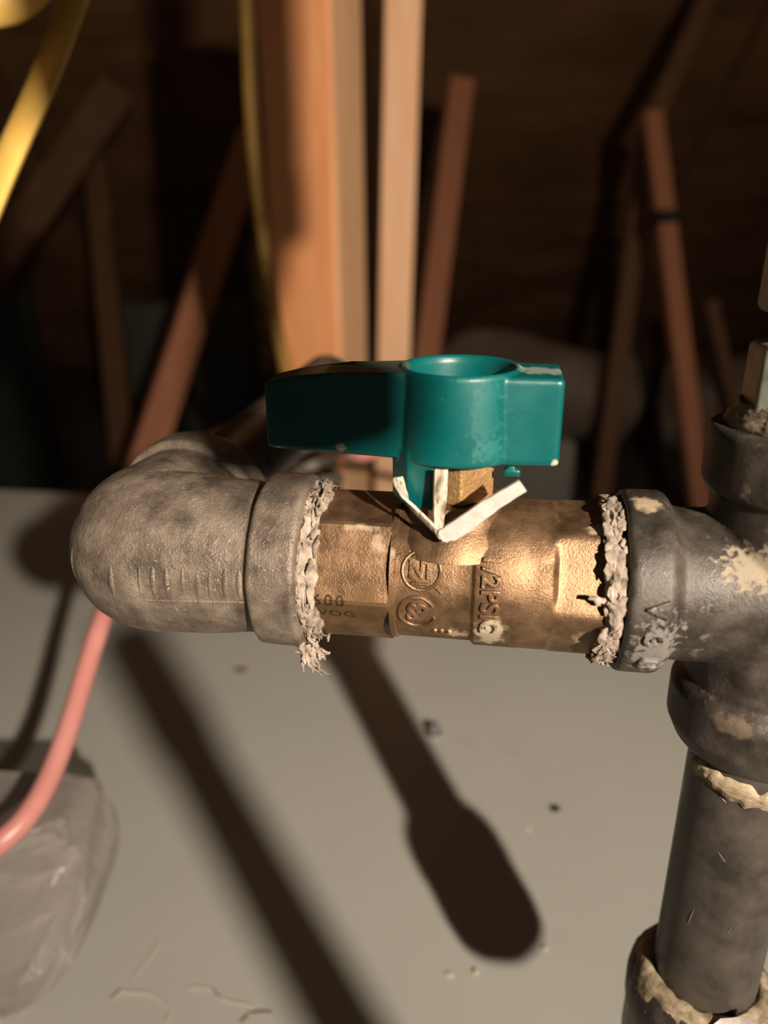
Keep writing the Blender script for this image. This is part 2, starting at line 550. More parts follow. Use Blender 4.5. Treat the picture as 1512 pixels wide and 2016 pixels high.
mb = MB()
xs = [-25.6, -25.2, -24.8, -22, -18, -14, -11.2, -10.7, -10.5, -10.1, -9.7, -9.4, -6, -2, 1, 3.5, 3.8, 4.0, 4.2, 4.4, 4.7, 8, 12.4, 12.6, 15, 17.2, 17.5, 17.8, 18.1, 18.4, 18.7, 20, 23, 25.9, 26.3, 26.7]
rings = []
for x in xs:
    rings.append([(x * mm, -math.cos(t) * body_r(x, t) * mm, math.sin(t) * body_r(x, t) * mm) for t in [2 * PI * j / 120 for j in range(120)]])
mb.rings(rings)
mb.build('valve_body', M_BRASS, valve, angle=24)
mb = MB()
mb.lathe([(13.0, 7.0), (12.0, 9.5), (10.2, 11.2), (9.0, 12.6), (8.6, 14.2), (8.2, 15.0), (4, 15.2)], 48)
for i, p in enumerate(mb.v):
    mb.v[i] = p * mm
o = mb.build('stem_boss', M_BRASS, valve, angle=60)
mb = MB()
ring = lambda r, z: [(r * math.cos(2 * PI * (j / 6) - PI / 2 + math.radians(9)) * mm, r * math.sin(2 * PI * (j / 6) - PI / 2 + math.radians(9)) * mm, z * mm) for j in range(6)]
mb.rings([ring(6.6, 15.0), ring(7.1, 15.5), ring(7.1, 23.0), ring(6.6, 24.0)])
mb.build('packing_nut', M_BRASS_CLEAN, valve, smooth=False, bevel=0.0003)

# ---- handle (one moulded piece)
mb = MB()
ZT, ZB = 38.6, 23.4
prof = [(0.05, ZB), (10.9, ZB), (11.1, ZB + 0.4), (10.5, ZT - 0.6), (10.0, ZT), (9.3, ZT - 0.25), (8.9, ZT - 1.2), (8.5, ZT - 9), (0.05, ZT - 9.2)]
mb.lathe(prof, 72)


def prism(mb_, outline, zb, zt, draft=0.0, rnd=0.0):
    """outline [(x, y, zb_add, zt_add)]: vertical walls with a little draft."""
    cx = sum(p[0] for p in outline) / len(outline); cy = sum(p[1] for p in outline) / len(outline)
    lo_ = [(p[0], p[1], zb + p[2]) for p in outline]
    hi_ = [(cx + (p[0] - cx) * (1 - draft), cy + (p[1] - cy) * (1 - draft), zt + p[3]) for p in outline]
    t_ = MB().rings([lo_, hi_])
    b_ = bmesh.new()
    vv = [b_.verts.new(p) for p in t_.v]
    for f in t_.f:
        b_.faces.new([vv[k_] for k_ in f])
    bmesh.ops.recalc_face_normals(b_, faces=b_.faces)
    if rnd:
        es = [e for e in b_.edges if e.calc_face_angle(0) > 0.5]
        bmesh.ops.bevel(b_, geom=es, offset=rnd, segments=3, profile=0.5, affect='EDGES', clamp_overlap=True)
    b_.verts.index_update()
    mb_.add([v.co.copy() for v in b_.verts], [tuple(v.index for v in f.verts) for f in b_.faces])
    b_.free()


prism(mb, [(-33.9, -3.9, 0.2, -2.9), (-28, -4.6, 0.1, -1.55), (-20, -5.3, 0, -0.5), (-9, -6.2, -0.2, -0.2), (-7.4, -6.2, -0.2, -0.2), (-8.8, -3.9, -0.2, -0.2), (-9.6, 0, -0.2, -0.2), (-8.8, 3.9, -0.2, -0.2), (-7.4, 6.2, -0.2, -0.2), (-9, 6.2, -0.2, -0.2), (-20, 5.6, 0, -0.5), (-28, 5.0, 0.1, -1.55), (-33.9, 4.4, 0.2, -2.9)], ZB - 0.1, ZT - 0.3, 0.01, 1.0)
prism(mb, [(6.0, -7.6, 0, 0), (17.2, -6.8, 0, -0.2), (17.2, 6.8, 0, -0.2), (6.0, 7.6, 0, 0), (8.4, 4.6, 0, 0), (9.6, 0, 0, 0), (8.4, -4.6, 0, 0)], ZB - 0.3, ZT - 0.6, 0.012, 0.8)
prism(mb, [(-11.0, -4.5, 0, 0), (-8.0, -8.0, -0.6, 0), (-3.4, -9.6, -0.6, 0), (-3.4, -7.2, -0.6, 0), (-6.5, -5.5, 0, 0), (-8.6, -2.0, 0, 0), (-8.8, 3, 0, 0), (-11, 3, 0, 0)], 15.8, 25.0, 0.0)
prism(mb, [(8.2, -6.2, 0, 0), (11.0, -6.2, 0, 0), (11.0, -4, 0, 0), (8.2, -4, 0, 0)], 20.8, 22.2, 0.0)
prism(mb, [(8.8, -5.8, 0, 0), (10.0, -5.8, 0, 0), (10.0, -4.4, 0, 0), (8.8, -4.4, 0, 0)], 21.5, 24.2, 0.0)
mb.v = [p * mm for p in mb.v]
smudge(M_GREEN, (0.0135, -0.0005, 0.0385), 0.0042, lin(126, 140, 128), power=0.9, scale=500, squash=(0.7, 1.2, 1.5), amount=0.85)
smudge(M_GREEN, (-0.016, -0.0005, 0.0380), 0.0070, lin(96, 92, 74), power=0.6, scale=300, squash=(0.7, 1.0, 4.0), amount=0.6)
smudge(M_GREEN, (0.0166, -0.0068, 0.0236), 0.0009, lin(176, 166, 140), power=0.5, scale=1200, amount=0.95)
smudge(M_GREEN, (-0.0316, -0.0044, 0.0234), 0.0010, lin(196, 190, 176), power=0.5, scale=1200, squash=(0.6, 1, 1.3), amount=0.95)
smudge(M_GREEN, (-0.0200, -0.0054, 0.0246), 0.0009, lin(150, 132, 110), power=0.5, scale=1200, squash=(0.8, 1, 1), amount=0.9)
smudge(M_GREEN, (0.0060, -0.0090, 0.0262), 0.0030, lin(50, 134, 120), power=1.2, scale=900, amount=0.12)
smudge(M_GREEN, (0.0050, -0.0095, 0.0320), 0.0040, lin(50, 130, 118), power=1.2, scale=900, squash=(1.3, 1, 0.5), amount=0.12)
h = mb.build('handle', M_GREEN, valve)
remesh(h, 0.00025, 5)


# ---- cast and stamped lettering
def glyphs(name, text, size, x0, ph0, along, mat, height=0.35, parent=valve, rad=body_r, spacing=1.0, yscale=1.0, bev=0.00012, sink=0.15):
    """Lettering wrapped on the body: x0 (mm), ph0 (rad) is its middle; along='x' reads along the pipe, 'down' reads round it."""
    cu = bpy.data.curves.new(name, 'FONT')
    cu.body, cu.size, cu.align_x, cu.align_y = text, size, 'CENTER', 'CENTER'
    cu.space_character = spacing
    cu.extrude = height * 0.5
    cu.bevel_depth = bev * 1000
    cu.resolution_u = 3
    tmp = bpy.data.objects.new('tmp_text', cu)
    COL.objects.link(tmp)
    dg = bpy.context.evaluated_depsgraph_get()
    me = bpy.data.meshes.new_from_object(tmp.evaluated_get(dg))
    bpy.data.objects.remove(tmp); bpy.data.curves.remove(cu)
    me.name = name
    for v in me.vertices:
        tx, ty, tz = v.co
        ty *= yscale
        hh = tz + height * 0.5 - sink
        if along == 'x':
            x, ph = x0 + tx, None; arc = ty
        else:
            x, arc = x0 + ty, -tx
        r0 = rad(x, ph0)
        ph = ph0 + arc / r0
        r = rad(x, ph) + hh
        v.co = (x * mm, -math.cos(ph) * r * mm, math.sin(ph) * r * mm)
    me.materials.clear(); me.materials.append(mat)
    me.shade_smooth(); me.set_sharp_from_angle(angle=math.radians(50))
    o_ = bpy.data.objects.new(name, me); COL.objects.link(o_); o_.parent = parent
    return o_


def ring_mark(mb_, x0, ph0, rx, ry, w, height, rad=body_r, a0=0, a1=2 * PI, n=44):
    pts = []
    for j in range(n + 1):
        t = a0 + (a1 - a0) * j / n
        x = x0 + rx * math.cos(t); arc = ry * math.sin(t)
        r0 = rad(x, ph0); ph = ph0 + arc / r0; r = rad(x, ph) + height * 0.2
        pts.append((x * mm, -math.cos(ph) * r * mm, math.sin(ph) * r * mm))
    mb_.tube(pts, w * mm, 8)


R = math.radians
glyphs('raised_lettering', '1/2PSIG', 4.3, 6.9, R(7), 'down', M_BRASS, 0.55, spacing=1.08, bev=0.00018)
glyphs('raised_lettering', 'NT', 3.7, -4.9, R(23), 'x', M_BRASS, 0.5, spacing=0.72, yscale=1.15, bev=0.00014)
mb = MB()
ring_mark(mb, -4.9, R(23), 3.3, 3.4, 0.32, 0.5)
for (a_, b_) in (((-1.8, -2.3), (1.3, -2.3)), ((-1.6, 2.3), (1.6, 2.3)), ((2.1, -2.3), (3.7, -3.8))):
    pts = []
    for k in range(7):
        s = k / 6
        x = -4.9 + a_[0] + (b_[0] - a_[0]) * s; ph = R(23) + (a_[1] + (b_[1] - a_[1]) * s) / 13.2
        r = body_r(x, ph) + 0.08
        pts.append((x * mm, -math.cos(ph) * r * mm, math.sin(ph) * r * mm))
    mb.tube(pts, 0.26 * mm, 8)
mb.build('raised_emblem', M_BRASS, valve)
glyphs('raised_lettering', 'SP', 4.0, -5.5, R(-12), 'x', M_BRASS, 0.55, spacing=0.85, yscale=1.25, bev=0.00014)
mb = MB()
ring_mark(mb, -5.5, R(-12), 3.2, 3.3, 0.32, 0.5, a0=R(30), a1=R(345))
mb.build('raised_emblem', M_BRASS, valve)
mb = MB()
for k, x in enumerate((-2.4, -1.2, 0.2)):
    ph = R(-32); r = 13.15
    s = bmesh.new(); bmesh.ops.create_uvsphere(s, u_segments=12, v_segments=8, radius=0.55 * mm)
    s.verts.ensure_lookup_table()
    mb.add([v.co for v in s.verts], [tuple(v.index for v in f.verts) for f in s.faces], Matrix.Translation((x * mm, -math.cos(ph) * r * mm, math.sin(ph) * r * mm)))
    s.free()
mb.build('raised_dots', M_BRASS, valve)
glyphs('stamped_lettering', '600', 3.3, -21.2, R(-5), 'x', M_LETTER_DARK, 0.1, spacing=1.25, bev=0.00002, sink=0.06)
glyphs('stamped_lettering', 'WOG', 3.1, -20.9, R(-22), 'x', M_LETTER_DARK, 0.1, spacing=1.1, bev=0.00002, sink=0.06)

# ------------------------------------------------------------------ black iron elbow at the left
elbow = empty('pipe_elbow', VC, ROT, label='dusty rounded iron pipe elbow at the left end of the brass valve', cat='pipe fitting')
E_R = 16.3


def elbow_path(s):
    """point and tangent (local mm) of the centre line; s in 0..1 straight-arc-straight."""
    x0, xc, rho, y1 = -26.7, -61.0, 4.0, 29.0
    l1 = abs(xc - x0) - rho; l2 = rho * PI / 2; l3 = y1 - rho
    d = s * (l1 + l2 + l3)
    if d < l1:
        return (x0 - d, 0), (-1, 0), d, l1 + l2 + l3
    if d < l1 + l2:
        t = (d - l1) / rho
        return (xc + rho - rho * math.sin(t), rho - rho * math.cos(t)), (-math.cos(t), math.sin(t)), d, l1 + l2 + l3
    return (xc, rho + d - l1 - l2), (0, 1), d, l1 + l2 + l3


TOT = elbow_path(0)[3]


def elbow_r(d):
    def band(e):
        if e < 0.6:
            return 15.9 + e / 0.6 * 0.8
        if e < 8.2:
            return 16.7
        if e < 9.6:
            s = (e - 8.2) / 1.4
            return 16.7 - 2.0 * s * s * (3 - 2 * s)
        return 0
    b1, b2 = band(d), band(TOT - d)
    mid = 14.7 + 1.7 * max(0, 1 - abs(d - 34) / 22) ** 0.8
    return max(b1, b2, mid if (d > 9 and TOT - d > 9) else 14.7)


mb = MB()
NS, NA = 120, 72
rings = []
for i in range(NS + 1):
    (px, py), (tx, ty), d, _ = elbow_path(i / NS)
    r = elbow_r(d)
    ring = []
    for j in range(NA):
        t = 2 * PI * j / NA
        q = Vector(((px + ty * r * math.cos(t)), (py - tx * r * math.cos(t)), r * math.sin(t))) * mm
        q += noise.noise_vector(q * 160) * 0.00025
        ring.append(q)
    rings.append(ring)
# open mouths: short inner bores
def inner(i_, rr, dd):
    (px, py), (tx, ty), d, _ = elbow_path(i_)
    s = 1 if i_ < .5 else -1
    return [Vector((px + s * tx * dd + ty * rr * math.cos(2 * PI * j / NA), py + s * ty * dd - tx * rr * math.cos(2 * PI * j / NA), rr * math.sin(2 * PI * j / NA))) * mm for j in range(NA)]


rings = [inner(0, 10.5, 6), inner(0, 10.5, 0)] + rings + [inner(1, 10.5, 0), inner(1, 10.5, 6)]
mb.rings(rings)
smudge(M_IRON, (-0.030, -0.008, -0.0155), 0.0045, lin(190, 184, 172), power=0.9, scale=700, squash=(0.8, 1, 1.4), amount=0.75)
mb.build('elbow_body', M_IRON, elbow, angle=60)
# cast ribs in a row along the side, and the mould line
rng = random.Random(3)
for k in range(10):
    d = 10.6 + k * 2.55 + rng.uniform(-0.3, 0.3)
    mb = MB()
    w = rng.uniform(0.45, 0.85) * (1 if k < 7 else 0.8)
    rs_ = []
    for q in range(7):
        ph = math.radians(15 - q * 3.7)
        (px, py), (tx, ty), dd, _ = elbow_path(d / TOT)
        r = elbow_r(dd)
        c, sn = math.cos(ph), math.sin(ph)
        e = math.sin(PI * (0.1 + 0.85 * q / 6)) ** 0.6
        ring_ = []
        for j in range(10):
            a_ = 2 * PI * j / 10
            rr = r - 0.15 + 0.42 * e * math.sin(a_)
            off = w * e * math.cos(a_)
            ring_.append(Vector((px - ty * rr * c + tx * off, py + tx * rr * c + ty * off, rr * sn)) * mm)
        rs_.append(ring_)
    mb.rings(rs_)
    mb.build('cast_rib', M_IRON, elbow)
mb = MB()
pts = []
for k in range(14):
    (px, py), (tx, ty), dd, _ = elbow_path((9.8 + k * 1.4) / TOT)
    ph = math.radians(-9); r = elbow_r(dd) - 0.15
    pts.append(Vector((px - ty * r * math.cos(ph), py + tx * r * math.cos(ph), r * math.sin(ph))) * mm)
mb.tube(pts, 0.35 * mm, 8)
mb.build('mould_line', M_IRON, elbow)
# pipe leaving the elbow toward the back
mb = MB(); mb.lathe([(10.6 * mm, 0.02), (10.6 * mm, 0.16)], 40, axis='Y')
o = mb.build('pipe_run', M_PIPE, None); o.location = VC; o.rotation_euler = ROT
o.data.transform(Matrix.Translation((-0.061, 0.002, 0)))
tag(o, 'dark steel pipe running back from the elbow', 'pipe')


# ---- dried dope at the joints
def flake(mb_, p, t, nrm, ln, wd, th, rng_):
    t = t.normalized(); nrm = (nrm - t * nrm.dot(t)).normalized(); s = t.cross(nrm)
    n_ = 6
    rs = []
    bend = rng_.uniform(-0.35, 0.35)
    for i_ in range(5):
        u_ = i_ / 4
        e = math.sin(PI * (0.12 + 0.76 * u_))
        c = p + t * ((u_ - 0.5) * ln) + nrm * (bend * ln * (u_ - 0.5) ** 2 * 2) + s * rng_.uniform(-0.12, 0.12) * wd
        rs.append([c + s * (math.cos(2 * PI * j / n_) * wd * 0.5 * e * rng_.uniform(0.7, 1.3)) + nrm * (math.sin(2 * PI * j / n_) * th * 0.5 * e) for j in range(n_)])
    mb_.rings(rs)


def dope_ring(parent, x0, x1, r0, r1, seed, count, ln=(1.4, 4.6), wd=(0.6, 1.7), wob=0.8, tail=None, mat=M_DOPE):
    rng_ = random.Random(seed)
    mb_ = MB()
    nA = 110
    rs = []
    prof = [(x0, r0 - 1.5), (x0, r0), ((x0 * 2 + x1) / 3, r1), ((x0 + x1 * 2) / 3, r1 * 0.6 + r0 * 0.4), (x1, r0 - 0.6), (x1 + 0.2, r0 - 2.2)]
    for j in range(nA):
        t = 2 * PI * j / nA
        ring_ = []
        for (x, r) in prof:
            q = Vector((x, -math.cos(t) * r, math.sin(t) * r))
            nn = noise.noise(q * 0.55 + Vector((seed, 0, 0)))
            n2 = noise.noise(q * 1.5 + Vector((0, seed, 0)))
            k_ = 1 + (0.045 * nn + 0.03 * n2)
            ring_.append(Vector((x + 0.8 * noise.noise(q * 0.7 + Vector((0, 0, seed))), q.y * k_, q.z * k_)) * mm)
        rs.append(ring_)
    mb_.rings(rs, closed=True)
    for k_ in range(count):
        t = rng_.uniform(0, 2 * PI)
        x = rng_.uniform(x0, x1)
        r = r0 + (r1 - r0) * rng_.uniform(0.55, 1.05)
        p = Vector((x, -math.cos(t) * r, math.sin(t) * r)) * mm
        nrm = Vector((rng_.uniform(-.5, .5), -math.cos(t), math.sin(t)))
        tg = Vector((rng_.uniform(-wob, wob), math.sin(t), math.cos(t)))
        flake(mb_, p, tg, nrm, rng_.uniform(*ln) * mm, rng_.uniform(*wd) * mm, rng_.uniform(0.25, 0.6) * mm, rng_)
    o_ = mb_.build('thread_sealant', mat, parent, angle=70)
    o_['kind'] = 'stuff'
    o_['label'] = 'crusty whitish dried sealant at the joint'
    if tail:
        mb_ = MB()
        def strand(p0_, p1_, r_, n_=9):
            pts_ = []
            for q_ in range(n_):
                u_ = q_ / (n_ - 1)
                p_ = p0_.lerp(p1_, u_)
                pts_.append((p_ + noise.noise_vector(p_ * 0.8 + Vector((k_, 0, 0))) * 0.7) * mm)
            mb_.tube(pts_, [r_ * (1 - 0.55 * q_ / (n_ - 1)) * (1 + 0.45 * noise.noise(Vector((q_ * 0.9, k_, 2)))) * mm for q_ in range(n_)], 8)
        for k_ in range(tail[3]):
            a_ = Vector((tail[0] + rng_.uniform(-1.0, 1.4), -9.0 + rng_.gauss(0, 1.0), tail[1] + rng_.uniform(-1.5, 2.5)))
            L_ = tail[2] * rng_.uniform(0.35, 1.0)
            b_ = a_ + Vector((rng_.uniform(0.0, 0.55) * L_, rng_.gauss(0, .6), -L_))
            strand(a_, b_, rng_.uniform(0.35, 0.8))
            for m_ in range(3):
                c_ = a_.lerp(b_, rng_.uniform(0.4, 0.95))
                strand(c_, c_ + Vector((rng_.gauss(0.2, 1.0), rng_.gauss(0, .6), rng_.gauss(-0.5, 0.9))), rng_.uniform(0.25, 0.45), 5)
        o2 = mb_.build('frayed_sealant', mat, parent, angle=70)
        o2['kind'] = 'stuff'
        o2['label'] = 'frayed clump of sealant hanging under the joint'
    return o_


dope_ring(elbow, -27.6, -23.6, 13.7, 14.7, 11, 190, ln=(2.5, 8.0), wd=(0.5, 1.6), wob=0.18, tail=(-27.2, -12.4, 7.2, 15))

# ------------------------------------------------------------------ iron tee at the right
tee = empty('pipe_tee', VC, (0, 0, YAW), label='dark cast iron pipe tee at the right end of the brass valve', cat='pipe fitting')
TX = 58.3
mb = MB()


def bandprof(r, e0, e1):
    return [(r - 0.9, e0), (r - 0.2, e0 + 0.4), (r, e0 + 1.2), (r, e1 - 1.6), (r - 0.5, e1 - 0.6), (r - 1.8, e1 + 0.2)]


# branch along x
mb.lathe([(10.8, 36), (10.8, 29.3)] + bandprof(16.6, 29.3, 37.4) + [(13.9, 38.4), (13.9, 46), (14.6, TX - 6), (14.9, TX + 6), (13.8, TX + 12), (10, TX + 14.5), (0.1, TX + 15)], 80, axis='X')
T = Matrix.Translation((TX, 0, 0))
mb.lathe([(10.8, -23), (10.8, -29.2), (13.2, -31.8), (14.2, -31.2), (15.9, -27.6), (16.0, -20.5), (15.4, -19.2), (14.0, -17.8), (14.2, 0), (14.0, 17.6), (15.6, 18.8), (16.1, 20.0), (16.1, 28.6), (15.6, 29.4), (10.8, 29.4), (10.8, 23)], 80, M=T)
mb.v = [p * mm for p in mb.v]
M_TEE = M_IRON2
smudge(M_TEE, (0.0495, -0.0115, 0.0085), 0.0046, lin(172, 158, 132), power=1.3, scale=900, squash=(0.75, 1, 1.15), amount=0.62, metal0=True)
smudge(M_TEE, (0.0350, -0.016, -0.0075), 0.0046, lin(170, 164, 156), power=1.4, scale=900, squash=(1.1, 0.8, 0.5), amount=0.5)
smudge(M_TEE, (0.0325, -0.004, 0.0165), 0.0026, lin(190, 170, 138), power=0.7, scale=600, amount=0.8)
smudge(M_TEE, (0.050, -0.013, -0.0205), 0.0030, lin(126, 108, 90), power=0.8, scale=600, squash=(0.5, 1, 1.5), amount=0.6)
t_o = mb.build('tee_body', M_TEE, tee)
remesh(t_o, 0.00042, 4)


def tee_rad(x, ph):
    return 16.6


for (txt, ph, sz) in (('V', 8, 4.6), ('3', -12, 4.0), ('U', -32, 4.0)):
    glyphs('raised_lettering', txt, sz, 33.6, R(ph), 'down', M_TEE, 0.7, tee, tee_rad, bev=0.0002, sink=0.25)
dope_ring(tee, 25.9, 29.0, 13.5, 15.2, 23, 260, ln=(1.4, 5.0), wd=(0.8, 2.3), wob=0.45)
mb = MB()
flake(mb, Vector((25.0, -14.3, 2.2)) * mm, Vector((-1, -0.45, 0.55)), Vector((0.2, -1, 0.2)), 0.005, 0.0016, 0.0007, random.Random(5))
mb.build('loose_sealant_flake', M_DOPE, tee)

# drip-leg nipple, cap below
nip = empty('pipe_nipple', VC, (0, 0, YAW), label='dark steel pipe nipple hanging below the tee', cat='pipe')
mb = MB(); mb.lathe([(10.4 * mm, -0.026), (10.67 * mm, -0.030), (10.67 * mm, -0.094), (10.5 * mm, -0.100)], 64, M=Matrix.Translation((TX * mm, 0, 0)))
mb.build('pipe_wall', M_PIPE, nip)
# tan sealant smear round the top of the nipple
mb = MB()
rs = []
for j in range(60):
    t = -0.95 + 2.9 * j / 59
    w = 2.2 + 1.6 * noise.noise(Vector((j * 0.22, 3, 0))) if 0 < j < 59 else 0.2
    zc = -35.6 - 2.2 * math.sin(j * 0.045) + 0.8 * noise.noise(Vector((j * 0.3, 9, 1)))
    ring_ = []
    for (k_, rr) in ((-1, 10.55), (-0.8, 11.2), (0, 11.5), (0.8, 11.1), (1, 10.55)):
        rr2 = rr + (0.35 * noise.noise(Vector((j * .7, k_ * 2, 5))) if rr > 10.6 else 0)
        ring_.append(Vector((TX + math.sin(t - 0.35) * rr2, -math.cos(t - 0.35) * rr2, zc + k_ * w)) * mm)
    rs.append(ring_)
mb.rings(rs)
o = mb.build('sealant_smear', M_DOPE2, nip, angle=70)
o['label'] = 'tan crust of old sealant round the top of the nipple'
# scratches on the nipple
for (u_, z_, ln, an) in ((-7.6, -70.5, 5.6, 0.15), (-1.2, -69.5, 2.6, 0.15), (-6.5, -39.6, 2.4, 1.0), (-4.8, -52.6, 2.4, 0.75)):
    mb = MB()
    th = math.asin(max(-.97, min(.97, u_ / 10.67)))
    pts = []
    for k_ in range(5):
        s = (k_ / 4 - 0.5) * ln
        a_ = th + s * math.sin(an) * 0.094
        pts.append(Vector((TX + 10.66 * math.sin(a_), -10.66 * math.cos(a_), z_ + s * math.cos(an) * (1 if an < .5 else -1))) * mm)
    mb.tube(pts, [0.02 * mm, .14 * mm, .16 * mm, .14 * mm, .02 * mm], 6)
    mb.build('scratch', M_IRON, nip)

capo = empty('drip_leg_cap', VC, (0, 0, YAW), label='dark iron fitting at the foot of the nipple, crusted with tan sealant', cat='pipe fitting')  # the cap that closes the drip leg
mb = MB()
mb.lathe([(10.9, -98), (10.9, -93.6), (12.4, -93.2), (14.0, -94.2), (15.2, -96.2), (15.7, -99), (15.7, -104), (15.2, -105.5), (15.2, -116), (14.4, -120), (11, -122.6), (0.1, -123)], 72, M=T)
mb.v = [p * mm + noise.noise_vector(p * 0.16) * 0.0002 for p in mb.v]
mb.build('drip_cap_body', M_IRON2, capo, angle=60)
mb = MB()
rs = []
for j in range(90):
    t = 2 * PI * j / 90
    ring_ = []
    for (rr, zz) in ((10.7, -94.5), (10.75, -92.6), (11.4, -92.3), (12.7, -92.7), (14.0, -94.0), (15.1, -96.0), (15.6, -98.6), (15.4, -99.4), (12, -96)):
        if rr > 14.9:
            rr -= 2.2 * max(0, noise.noise(Vector((j * .16, 2, 0))))
        q = Vector((math.sin(t) * rr, -math.cos(t) * rr, zz))
        q += noise.noise_vector(q * 0.5) * 0.35 + noise.noise_vector(q * 1.4) * 0.2
        ring_.append((q + Vector((TX, 0, 0))) * mm)
    rs.append(ring_)
mb.rings(rs, closed=True)
o = mb.build('sealant_crust', M_DOPE2, capo, angle=70)
o['label'] = 'tan crust of sealant on the fitting shoulder'
mb = MB()
flake(mb, Vector((TX + 2.5, -12.8, -91.4)) * mm, Vector((1, -0.1, 0.45)), Vector((0, -1, 0.5)), 0.009, 0.003, 0.0008, random.Random(2))
mb.build('tape_end', M_TIE, capo)

# riser above the tee: hex adapter, upper nut, flexible tube
riser = empty('flare_adapter', VC, (0, 0, YAW), label='grey galvanized hex adapter screwed into the top of the tee', cat='pipe fitting')
hexring = lambda r, z: [((TX + r * math.cos(2 * PI * j / 6 + 0.42)) * mm, r * math.sin(2 * PI * j / 6 + 0.42) * mm, z * mm) for j in range(6)]
mb = MB(); mb.rings([hexring(11.6, 31.2), hexring(12.4, 31.9), hexring(12.4, 42.0), hexring(11.5, 42.8)])
mb.build('hex_body', M_GALV, riser, smooth=False, bevel=0.0006)
mb = MB(); mb.lathe([(10.6 * mm, 0.026), (10.6 * mm, 0.0315)], 40, M=Matrix.Translation((TX * mm, 0, 0)))
mb.build('thread_end', M_DARK, riser)
mb = MB(); mb.lathe([(8.2 * mm, 0.0425), (8.2 * mm, 0.048)], 40, M=Matrix.Translation((TX * mm, 0, 0)))
mb.build('flare_neck', M_DARK, riser)
mb = MB()
rs = []
for j in range(60):
    t = 2 * PI * j / 60
    rs.append([(Vector((TX + math.sin(t) * rr, -math.cos(t) * rr, zz)) + noise.noise_vector(Vector((math.sin(t) * rr, math.cos(t) * rr, zz)) * 0.45) * 0.8) * mm
               for rr, zz in ((10.4, 28.8), (13.4, 29.2), (13.6, 30.2), (12.6, 31.4), (12.0, 33.6), (10.6, 32))])
mb.rings(rs, closed=True)
o = mb.build('sealant_ring', M_DOPE2, riser, angle=70)
nut = empty('flare_nut', VC, (0, 0, YAW), label='grey hex flare nut above the galvanized adapter at right edge', cat='nut')
mb = MB(); mb.rings([hexring(11.4, 47.4), hexring(12.2, 48.2), hexring(12.2, 58.6), hexring(11.4, 59.4)])
mb.build('nut_body', M_GALV, nut, smooth=False, bevel=0.0006)
mb = MB()
pts = spline([(TX * mm, 0, 0.0594), (TX * mm, 0, 0.085), (0.064, 0, 0.112), (0.073, 0, 0.140), (0.077, 0, 0.165)], 24)
mb.tube(pts, [(7.9 + 0.45 * math.sin(i_ * 1.5)) * mm for i_ in range(len(pts))], 28)
mb.build('flexible_tube', M_GALV, nut)
mb = MB(); mb.lathe([(7.5 * mm, 0.152), (12.4 * mm, 0.153), (13.2 * mm, 0.156), (13.2 * mm, 0.178), (12.2 * mm, 0.180), (12.2 * mm, 0.40), (0.1 * mm, 0.401)], 36, M=Matrix.Translation((0.077, 0, 0)))
mb.build('union_shade_caster', M_PIPE, nut)  # unseen thick end, added with the tube's bend to shade the post

# ------------------------------------------------------------------ white tamper strap twisted round the stem
strap = empty('tamper_strap', VC, ROT, label='white plastic strap twisted round the stem under the green handle', cat='strap')


def ribbon(name, pts, widths, th, mat, wdir, twist=0.0):
    pts = [Vector(p) for p in pts]
    rs = []
    n_ = len(pts)
    for i_, p in enumerate(pts):
        t = (pts[min(i_ + 1, n_ - 1)] - pts[max(i_ - 1, 0)]).normalized()
        wd = Vector(wdir); wd = (wd - t * wd.dot(t)).normalized()
        nn = t.cross(wd)
        w = widths[i_] / 2
        c = 0.18 * w
        rs.append([(p + wd * w + nn * th / 2) * mm, (p + nn * (th / 2 + c)) * mm, (p - wd * w + nn * th / 2) * mm, (p - wd * w - nn * th / 2) * mm, (p + nn * (c - th / 2)) * mm, (p + wd * w - nn * th / 2) * mm])
    mb_ = MB(); mb_.rings(rs)
    return mb_.build(name, mat, strap, angle=50)


ribbon('strap_loop', spline([(-1.9, -11.7, 23.6), (-1.9, -12.0, 20), (-2.0, -12.7, 16), (-1.9, -13.3, 13.2), (-1.4, -13.4, 12.0)], 5), [2.1] * 6 + [2.1, 2.0, 1.9, 1.8, 1.8, 1.6, 1.6, 1.5, 1.4, 1.3, 1.2, 1.1, 1.0, 0.9, 0.8], 0.5, M_TIE_DIRTY, (1, 0, 0))
pp = spline([(-1.7, -13.6, 12.4), (1.0, -13.6, 14.0), (6.0, -13.4, 18.2), (11.2, -13.2, 22.0)], 6)
ribbon('strap_tail', pp, [1.6] + [2.6] * 3 + [3.1] * 5 + [2.9] * 4 + [2.5] * 3 + [2.3] * (len(pp) - 16), 0.55, M_TIE, (0.4, 0.15, -1))
pp = spline([(-1.7, -13.2, 12.6), (-4.2, -12.4, 14.6), (-7.0, -11.4, 17.0), (-8.6, -10.6, 19.4), (-9.4, -9.8, 21.2)], 6)
ribbon('strap_tail', pp, [1.2] + [1.6] * 9 + [1.8] * 5 + [2.8] * 6 + [2.6] * (len(pp) - 21), 0.5, M_TIE_DIRTY, (0.6, 0.1, -1))

# ------------------------------------------------------------------ cables
def cable(name, pts, r, mat, flat=1.0, n=16, **kw):
    mb_ = MB(); mb_.tube(spline(pts, 12), r, n, flat=flat)
    return tag(mb_.build(name, mat), **kw)


